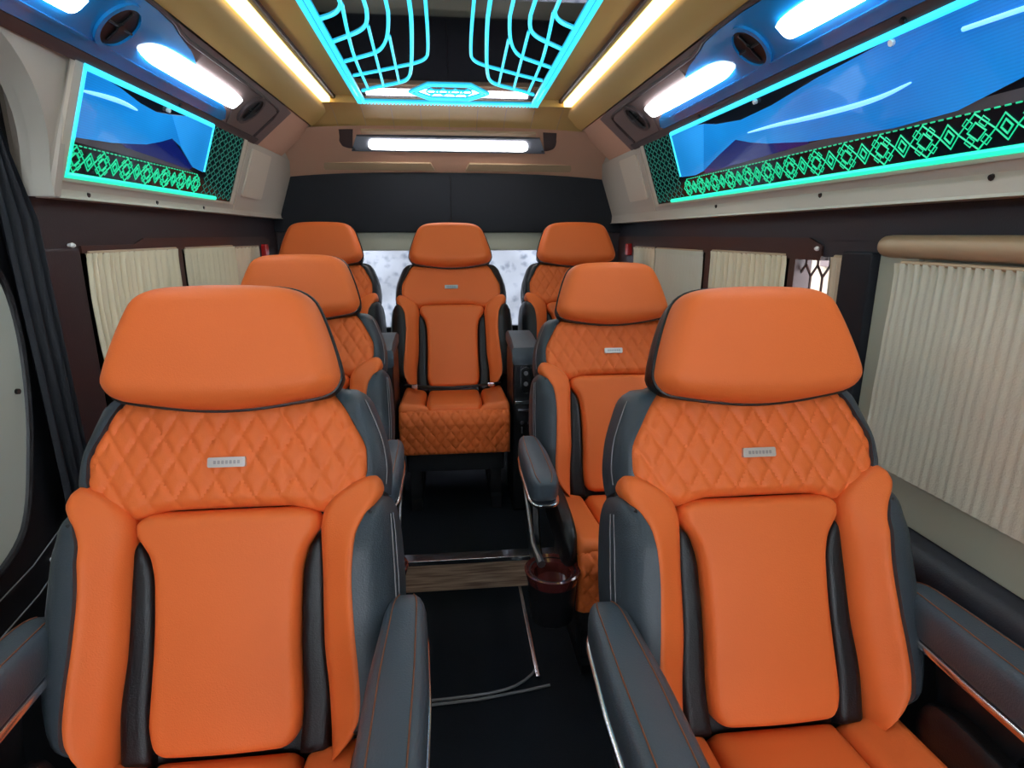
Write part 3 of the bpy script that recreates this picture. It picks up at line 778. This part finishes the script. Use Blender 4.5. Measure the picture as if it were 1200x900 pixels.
# ducts under the ceiling with lamps and air vents
D0 = (.648, .492); D1 = (.80, .362)
def dk(s):
    ax, az = D1[0] - D0[0], D1[1] - D0[1]; L = math.hypot(ax, az); nx, nz = -abs(az) / L, -abs(ax) / L
    def f(y, w, n): return (W(D0[0] + ax * w + nx * n, s), y, Z + D0[1] + az * w + nz * n)
    return f
def duct(s, side):
    f = dk(s)
    t = thing('ceiling_duct', (W(.72, s), 1.2, Z + .42), 'mauve air duct with white lamps and round vents, %s side of the ceiling' % side, 'air duct', 'ceiling air ducts')
    part('body', MB().prism([(-1.9, 0), (2.62, 0), (2.72, .03), (2.72, 1.0), (-1.9, 1.0)], f, -.12, .0), M['mauve'], t, smooth=False)
    part('end_cap', MB().prism([(2.62, .0), (3.1, .0), (3.1, 1.0), (2.62, 1.0)], f, -.13, -.004), M['tan'], t, smooth=False)
    part('lower_trim', MB().prism([(-1.9, .87), (2.66, .87), (2.66, 1.0), (-1.9, 1.0)], f, -.002, .006), M['mauved'], t, smooth=False)
    # raised dark rim around the pod line
    out = bez([(2.60, .86), (2.60, .16), (2.52, .10), (1.82, .10), (1.70, .10), (1.62, -.0), (1.36, .0), (1.26, .10), (.95, .10), (.83, .0), (.50, .0), (.4, .1)], 1)
    part('rim', MB().tube([f(a, b, .003) for a, b in out], .006, 6), M['mauved'], t)
    part('rear_pod', MB().prism([(2.58, .86), (2.58, .2), (2.52, .13), (1.84, .13), (1.84, .3), (2.22, .42), (2.30, .86)], f, -.002, .005), M['mauve'], t, smooth=False)
    pod = bez([(2.24, .86), (2.10, .86), (.5, .86), (-.8, .86), (-.8, .12), (.40, .12), (.50, .03), (.82, .03), (.94, .13), (1.25, .13), (1.36, .03), (1.60, .03), (1.70, .13), (1.80, .2), (1.9, .42), (2.2, .62), (2.26, .8)], 1)
    part('pod_lit_blue', MB().prism(pod, f, -.002, .007), M['pod_blue_glow'], t, smooth=False)  # LED-lit stretch of the pod, its blue put into the colour
    part('pod_ledge', MB().prism([(-.8, .70), (2.15, .70), (2.15, .735), (-.8, .735)], f, .006, .011), M['pod_blue_glow'], t, smooth=False)
    per = .875; y = 2.36; k = 0
    while y > -.9:
        v = MB(); ce = y
        # vent: outer ring, dark well and centre knob
        def ringv(r0, r1, n0, n1, m, nm):
            q = MB(); nn = 28; a = [[None] * nn for _ in range(4)]
            for i in range(nn):
                c_, s_ = math.cos(2 * math.pi * i / nn), math.sin(2 * math.pi * i / nn)
                for j, (r, n) in enumerate(((r0, n0), (r0, n1), (r1, n1), (r1, n0))): a[j][i] = f(ce + r * c_, .42 + r * s_ / .2, n)
            q.grid([a[0], a[1], a[2], a[3], a[0]], True); return q
        vt = part('vent', ringv(.062, .050, .0, .014, None, ''), M['pod_blue_glow'] if k else M['mauved'], t)
        q = MB().prism([(ce + .052 * math.cos(2 * math.pi * i / 24), .42 + .052 * math.sin(2 * math.pi * i / 24) / .2) for i in range(24)], f, .001, .0085)
        part('vent_well', q, M['plastic'], vt)
        q = MB().tube([f(ce - .047, .42, .011), f(ce + .047, .42, .011)], .003, 6); q.tube([f(ce, .42 - .2, .011), f(ce, .42 + .2, .011)], .003, 6)
        q.tube([f(ce, .42, .006), f(ce, .42, .016)], .010, 12)
        part('vent_louvre', q, M['plastic'], vt)
        ya, yb = y - .76, y - .135
        lens = bez([(yb, .36), (yb + .0, .54), (yb - .03, .58), (ya + .10, .60), (ya + .02, .58), (ya - .0, .50), (ya + .05, .36), (ya + .16, .31), (yb - .03, .31), (yb, .36)], 2)[:-1]
        la = part('lamp', MB().prism(lens, f, .005, .016), M['lamp'], t)
        y -= per; k += 1
    for yy in (1.95, 1.08): part('screw', MB().tube([f(yy, .93, .004), f(yy, .93, .012)], .006, 8), M['plastic'], t)
    return t
duct(-1, 'left'); duct(1, 'right')

# ------------------------------------------------------------------ side walls
XR = .96; XL = -.91
def slab(name, x, s, y0, y1, z0, z1, m, label=None, d=.05, r=.0):
    a, b = (x, x + d) if s > 0 else (x - d, x)
    return struct(name, MB().box(a, b, y0, y1, z0, z1, r), m, label)
# right: header, posts, sill and lower wall
mb = MB().box(XR, XR + .05, YF, YR + .05, 1.255, 1.345); mb.box(XR, XR + .05, 1.255, YR + .05, 1.215, 1.256); struct('wall_right_header', mb, M['darkblue'], 'dark band above the side windows, right')
mb = MB().prism([(1.46, 1.243), (1.52, 1.262), (3.2, 1.262), (3.28, 1.243), (3.28, 1.205), (1.46, 1.205)], lambda a, b, n: (XR + n, a, b), -.006, .02); struct('trim_12', mb, M['brown'], 'dark brown shaped strip over the right rear windows', smooth=False)
mb = MB().box(XR, XR + .05, YF, YR + .05, -.02, .672); struct('wall_right', mb, M['plastic'])
mb = MB().box(XR, XR + .05, 1.34, YR + .05, .65, .76); struct('wall_right_sill', mb, M['plum'])
for y0, y1 in ((1.575, 1.605), (2.118, 2.168), (3.03, YR + .05)):
    slab('wall_right_post', XR - .004, 1, y0, y1, .70, 1.26, M['brown'], 'dark brown post between the right windows')
mb = MB().box(XR - .03, XR + .05, 1.240, 1.345, 0, 1.232, .008); struct('wall_right_pillar', mb, M['bandblack'], 'black pillar between the large right window and the rear ones')
for n, (y0, y1, m) in enumerate(((1.60, 2.13, 'opaque_pane'), (2.16, 3.04, 'opaque_pane'), (-1.2, 1.2, 'opaque_pane'))):
    mb = MB().box(XR + .03, XR + .036, y0, y1, .70, 1.26); struct('window_%d' % (2 + n), mb, M[m])
mb = MB().box(XR + .03, XR + .034, 1.34, 1.58, .70, 1.24); struct('window_5', mb, M['glass'])
# big near window on the right: pale frame, sill strip, valance
mb = MB().box(XR - .012, XR + .04, 1.125, 1.238, .66, 1.262, .006); mb.box(XR - .012, XR + .04, -1.4, 1.136, .672, .768, .006); mb.box(XR, XR + .04, -1.4, 1.14, 1.20, 1.262)
struct('trim_13', mb, M['greeny'], 'pale green-grey frame of the large right window')
rings = []
for k in range(33):
    t = .5 - .5 * math.cos(math.pi * k / 32); y = 1.245 - 1.9 * t; e = quarter(min(t, 1 - t), .02)
    rings.append([(XR - .006 - .022 * e * max(0, math.cos(a)) - .004, y, 1.246 + .024 * (.25 + .75 * e) * math.sin(a)) for a in [2 * math.pi * i / 14 for i in range(14)]])
single('window_valance', MB().loft(rings), M['tanl'], (XR - .02, .3, 1.225), 'rounded tan valance bar above the large right window curtain', 'valance')

def curtain(name, x, s, y0, y1, z0, z1, m, label, pitch=.022, amp=.006, sway=None, head=.02, flat=None, grp='window curtains'):
    ny = max(12, int(abs(y1 - y0) / (pitch / 6))); nz = 22; rows = []; back = []
    for j in range(nz + 1):
        z = z0 + (z1 - z0) * j / nz; tz = j / nz; r = []; b = []
        for i in range(ny + 1):
            y = y0 + (y1 - y0) * i / ny
            if sway: y += sway(i / ny, tz)
            ph = 2 * math.pi * (i / ny * (y1 - y0)) / pitch + .08 * math.sin(3.1 * tz + i * .09)
            a = amp * (.7 + .3 * math.sin(i * .37))
            if flat: a *= flat(i / ny, tz)
            n = a * math.sin(ph) + .0005 * math.sin(23 * tz + y * 31)
            if z > z1 - head: n += .004 * math.sin(ph * 1.0 + .8)
            r.append((x - s * (.010 + n), y, z)); b.append((x - s * (.007 + n), y, z))
        rows.append(r); back.append(b)
    mb = MB(); mb.grid(rows); o = len(mb.v); mb.grid(back)
    nc = ny + 1; nr = nz + 1
    loop = list(range(nc)) + [j * nc + ny for j in range(1, nr)] + [(nr - 1) * nc + i for i in range(ny - 1, -1, -1)] + [j * nc for j in range(nr - 2, 0, -1)]
    for k in range(len(loop)):
        a, b_ = loop[k], loop[(k + 1) % len(loop)]; mb.f.append((a, b_, o + b_, o + a))
    loc = (x - s * .01, (y0 + y1) / 2, z0)
    t = thing(name, loc, label, 'curtain', grp)
    part('cloth', mb, m, t)
    part('curtain_rail', MB().tube([(x - s * .006, y0 + .01, z1 + .001), (x - s * .006, y1 - .01, z1 + .001)], .005, 8), M['tanl'], t)
    return t
curtain('window_curtain', XR - .012, 1, -.55, 1.172, .772, 1.212, M['curtaing'], 'wide oatmeal pleated curtain over the large right window beside the front seat', .020, .0045,
        sway=lambda a, z: .018 * (1 - z) * a, flat=lambda a, z: .22 + .78 * z ** 6)
curtain('window_curtain', XR, 1, 1.612, 2.112, .74, 1.212, M['curtain'], 'cream pleated curtain in the right window between two dark posts', .030, .008)
curtain('window_curtain', XR, 1, 2.176, 2.70, .74, 1.208, M['curtaing'], 'flat oatmeal blind-like curtain in the right window nearest the back row', .012, .001)
curtain('window_curtain', XR, 1, 2.71, 3.02, .74, 1.208, M['curtain'], 'narrow plain cream curtain at the rear corner of the right side', .05, .002)
curtain('window_curtain', XR - .004, 1, 1.345, 1.405, .74, 1.216, mat('peach_curtain_cloth', (.70, .55, .40), .8, bump=.3, bscale=200), 'narrow gathered peach-cream curtain beside the black pillar', .02, .008)
# hexagon grille in the small clear window, house outside
mb = MB()
def hexagon(cy, cz, r, rz):
    mb.tube([(XR + .018, cy + r * math.sin(a), cz + rz * math.cos(a)) for a in [math.pi / 3 * k for k in range(6)]], .0035, 5, closed=True)
for a in range(4):
    for b in range(6):
        hexagon(1.40 + a * .052 + (b % 2) * .026, .78 + b * .088, .030, .058)
single('window_grille', mb, M['brown'], (XR + .018, 1.47, .72), 'dark hexagon lattice in the small clear right window', 'grille')
hs = thing('house', (4.6, 6.6, -.6), 'cream house with dark windows seen through the small right window', 'house')
part('wall', MB().box(4.5, 4.9, 3.2, 11, -.6, 3.6, .02), M['housew'], hs)
for y in (5.2, 6.35, 7.5): 
    w_ = part('window', MB().box(4.44, 4.52, y, y + .45, .9, 2.6, .01), M['brown'], hs)
part('roof', MB().prism([(4.2, 3.6), (7, 4.9), (7, 5.0), (4.1, 3.68)], lambda a, b, n: (a, n, b), 3.0, 11.2), M['brown'], hs)

# right ledge with padded top under the big window
rings = []
for k in range(2):
    y = (-1.4, 1.255)[k]
    rings.append([(a, y, b) for a, b in ((.97, .672), (.925, .668), (.900, .655), (.890, .635), (.893, .600), (.900, .592), (.97, .592))])
single('side_ledge', MB().loft(rings), M['darkblue'], (.92, .0, .59), 'dark blue-grey padded ledge under the large right window', 'ledge')
mb = MB()
for z in (.585, .50): mb.tube([(XR - .004, 1.25, z), (XR - .006, .9, z - .012), (XR - .004, .4, z - .02)], .004, 6)
struct('trim_14', mb, M['plum'], 'seams in the black lower right wall')

# left: header, posts, windows and curtains
mb = MB().box(XL - .05, XL, 1.435, YR + .05, 1.228, 1.362); struct('wall_left_header', mb, M['plum'], 'dark plum band above the left windows')
mb = MB().prism([(1.86, 1.243), (1.92, 1.260), (3.1, 1.260), (3.2, 1.243), (3.2, 1.215), (1.60, 1.225), (1.60, 1.243)], lambda a, b, n: (XL - n, a, b), -.006, .02); struct('trim_15', mb, M['brown'], 'dark brown shaped strip over the left windows', smooth=False)
mb = MB().box(XL - .05, XL, 1.425, YR + .05, -.02, .76); struct('wall_left', mb, M['plum'])
slab('wall_left_post', XL + .004, -1, 1.44, 1.600, .0, 1.24, M['plum'], 'dark plum panel between the sliding door and the left windows', r=.01)
slab('wall_left_post', XL + .004, -1, 2.135, 2.172, .70, 1.26, M['brown'], 'dark brown post between the two left windows')
slab('wall_left_post', XL + .004, -1, 3.02, YR + .05, .70, 1.26, M['plum'], 'dark plum rear corner post, left')
for n, (y0, y1) in enumerate(((1.59, 2.14), (2.16, 3.03))):
    mb = MB().box(XL - .036, XL - .03, y0, y1, .70, 1.26); struct('window_%d' % (6 + n), mb, M['opaque_pane'])
curtain('window_curtain', XL, -1, 1.612, 2.130, .74, 1.224, M['curtain'], 'cream pleated curtain in the left window just behind the door, its edge drawn back', .026, .008,
        sway=lambda a, z: (1 - a) * (.05 * (1 - z) ** 1.6 - .02 * math.sin(math.pi * z)))
curtain('window_curtain', XL, -1, 2.178, 2.66, .74, 1.222, M['curtain'], 'cream finely pleated curtain in the left window beside the second row', .018, .005)
curtain('window_curtain', XL, -1, 2.67, 3.01, .74, 1.215, M['curtain'], 'narrow plain cream curtain at the rear corner of the left side', .05, .002)
def knob(p, s, label, m='white'):
    single('wall_knob', MB().tube([(p[0], p[1], p[2]), (p[0] - s * .010, p[1], p[2]), (p[0] - s * .016, p[1], p[2])], [.004, .0065, .003], 10), M[m], p, label, 'knob')
knob((XL, 1.56, 1.245), -1, 'small white knob on the plum band above the left curtains')
knob((XR, 1.475, 1.235), 1, 'small white knob on the dark band above the hexagon window')
for s, x, y in ((-1, XL, 3.05), (1, XR, 3.08)):
    mb = MB().box(min(x, x - s * .03), max(x, x - s * .03), y, y + .04, 1.165, 1.225, .006)  # solid red block standing in for a red glow, not a lamp
    single('red_glimmer', mb, M['red'], (x - s * .015, y + .02, 1.165), 'small red marker on the %s rear corner post' % ('left' if s < 0 else 'right'), 'glimmer', 'red rear glimmers')

# sliding door on the left with pale rounded panel, black padding
t = struct('door_1', MB().box(XL - .045, XL - .012, -.6, 1.44, .0, 1.70), M['plastic'], 'black trimmed sliding door on the left')
poly = []
for a, b, c, d in ((1.262, 1.03, .08, .20),):
    pass
pts = [(1.05, 1.235), (1.22, 1.235), (1.30, 1.22), (1.335, 1.17), (1.345, 1.05), (1.325, .90), (1.29, .78), (1.262, .70), (1.22, .64), (1.12, .60), (.2, .58), (-.4, .60), (-.4, 1.3), (.2, 1.30), (.9, 1.29)]
dp = bez(pts + [pts[0]], 2)[:-1]
part('door_panel', MB().prism(dp, lambda a, b, n: (XL + n, a, b), -.014, -.002), M['doorpad'], t)
part('door_seal', MB().tube([(XL - .004, a, b) for a, b in dp], .010, 8, closed=True), M['black'], t)
part('screw', MB().tube([(XL - .002, 1.30, .95), (XL + .004, 1.30, .95)], .006, 8), M['plastic'], t)
mb = MB()
for k, (a, b) in enumerate(((1.40, .62), (1.40, .55), (1.40, .48))):
    mb.tube([(XL - .008, a, b), (XL - .008, a - .15, b - .05), (XL - .008, a - .40, b - .09)], .0016, 5)
part('stitching', mb, M['stitchg'], t)
for a, b in ((1.36, .60), (1.31, .55)): part('screw', MB().tube([(XL - .012, a, b), (XL - .004, a, b)], .005, 8), M['white'], t)
# black drape folded at the door's rear edge
rows = []; rb = []
for j in range(25):
    z = .40 + (1.60 - .40) * j / 24; r = []; b = []
    for i in range(41):
        q = i / 40; y = 1.345 + .105 * q - (.12 * max(0, (z - 1.30)) / .36 * q); 
        y += .05 * (1 - q) * 0
        x = XL + .012 + .012 * math.sin(q * 2 * math.pi * 3.0 + .5 * z) + .01 * math.sin(z * 3)
        r.append((x, y, z)); b.append((x - .004, y, z))
    rows.append(r); rb.append(b)
mb = MB().grid(rows); mb.grid(rb)
single('door_drape', mb, mat('black_drape_cloth', (.005, .007, .012), .6, bump=.3, bscale=200), (XL + .01, 1.39, .40), 'black folded drape hanging at the rear edge of the sliding door', 'drape')

# front end (behind the camera): bulkhead with windscreen opening
mb = MB().box(-1.0, 1.0, YF - .05, YF, -.04, .85); mb.box(-1.0, 1.0, YF - .05, YF, 1.62, 1.95); mb.box(-1.0, -.84, YF - .05, YF, .85, 1.62); mb.box(.84, 1.0, YF - .05, YF, .85, 1.62)
struct('wall_front', mb, M['plum'])
mb = MB().box(-.84, .84, YF - .03, YF - .025, .85, 1.62); struct('window_8', mb, M['glass'], 'windscreen')
mb = MB().box(XL - .05, XL - .01, YF, -.6, -.04, 1.75); struct('wall_left_front', mb, M['plum'])
mb = MB().box(-1.05, 1.05, YF - .05, YR + .08, Z + .62, Z + .66); struct('ceiling_roof', mb, M['cream2'], 'roof skin')
for s in (-1, 1):
    x = W(.955, s); mb = MB().box(min(x, x + s * .05), max(x, x + s * .05), YF - .05, YR + .08, 1.33, Z + .63); struct('wall_upper_left' if s < 0 else 'wall_upper_right', mb, M['cream2'])
mb = MB().box(-1.0, 1.0, YR + .03, YR + .08, Z + .30, Z + .63); struct('wall_upper_rear', mb, M['cream2'])

# ------------------------------------------------------------------ consoles between the back-row seats
def console(x0, x1, side):
    xm = (x0 + x1) / 2
    t = thing('armrest_console', (xm, 2.4, .122), 'slim black console between the back-row seats with silver controls, %s of the middle seat' % side, 'console', 'back row consoles')
    part('body', MB().box(x0, x1, 2.30, 2.555, .122, .80, .012, 3), M['plastic'], t)
    mb = MB(); rings = []
    for y, z, d in ((2.285, .805, .020), (2.30, .832, .026), (2.38, .852, .03), (2.50, .862, .03), (2.565, .860, .026)):
        w = (x1 - x0) / 2 + .004; rings.append([(xm + w * c, y, z - d + d * sn) for c, sn in ((-1, -.6), (-1, .6), (-.85, 1), (.85, 1), (1, .6), (1, -.6), (.85, -1), (-.85, -1))])
    part('armrest_pad', mb.loft(rings), M['grey'], t)
    fn = lambda a, b, n: (a, 2.30 - n, b)
    pl = part('control_plate', MB().prism(rrect(xm - .022, xm + .022, .645, .765, .02), fn, 0, .005), M['chrome'], t)
    part('plate_inset', MB().prism(rrect(xm - .018, xm + .018, .649, .752, .017), fn, .004, .0065), M['plastic'], pl)
    for z in (.728, .684): part('button', MB().tube([(xm, 2.296, z), (xm, 2.290, z)], .009, 12), M['stitchg'], pl)
    part('chrome_bar', MB().box(x0 + .008, x1 - .008, 2.286, 2.304, .600, .615, .004), M['chrome'], t)
    part('chrome_bar', MB().box(x0 + .02, x1 - .004, 2.286, 2.304, .570, .580, .003), M['chrome'], t)
    for x in (xm - .015, xm + .017):
        part('socket', MB().tube([(x, 2.302, .52), (x, 2.292, .52)], .009, 12), M['chrome'], t)
        part('toggle', MB().box(x - .004, x + .004, 2.288, 2.302, .475, .503, .002), M['chrome'], t)
console(-.322, -.228, 'left'); console(.246, .350, 'right')
# lap belt buckle parts on the centre rear seat
mb = MB().tube([(-.21, 2.60, .615), (-.10, 2.57, .610), (0, 2.565, .607), (.10, 2.57, .61), (.22, 2.60, .615)], .006, 6)
bt_ = thing('lap_belt', (0.01, 2.58, .60), 'black lap belt with small silver tongues lying on the middle back-row seat', 'seat belt')
part('strap', mb, M['black'], bt_)
for x in (-.165, .175): part('tongue', MB().box(x - .014, x + .014, 2.565, 2.577, .606, .624, .003), M['chrome'], bt_)

# ------------------------------------------------------------------ light, world, camera
w = bpy.data.worlds.new('world'); SC.world = w; w.use_nodes = True
bg = w.node_tree.nodes['Background']; bg.inputs[0].default_value = (.86, .92, 1.0, 1); bg.inputs[1].default_value = 5.5

cam = bpy.data.cameras.new('camera'); co = bpy.data.objects.new('camera', cam); COL.objects.link(co); SC.camera = co
F = 690.0; cam.sensor_width = 36; cam.lens = 36 * F / 1200; cam.clip_start = .02
# orientation from the vanishing point of the van's long axis at (525, 275), no roll
a = Vector(((525 - 600) / F, -(275 - 450) / F, -1)).normalized()     # van +Y in camera axes
zc = Vector((0, -a.z, a.y)).normalized(); xcv = a.cross(zc)
R3 = Matrix((xcv, a, zc))          # rows: van axes in camera axes -> maps camera to world
co.matrix_world = Matrix.Translation((0, 0, CZ)) @ R3.to_4x4()

SC.view_settings.view_transform = 'Standard'; SC.view_settings.look = 'None'
SC.view_settings.gamma = 1; SC.view_settings.use_curve_mapping = False
SC.view_settings.exposure = 0.84
SC.cycles.max_bounces = 8
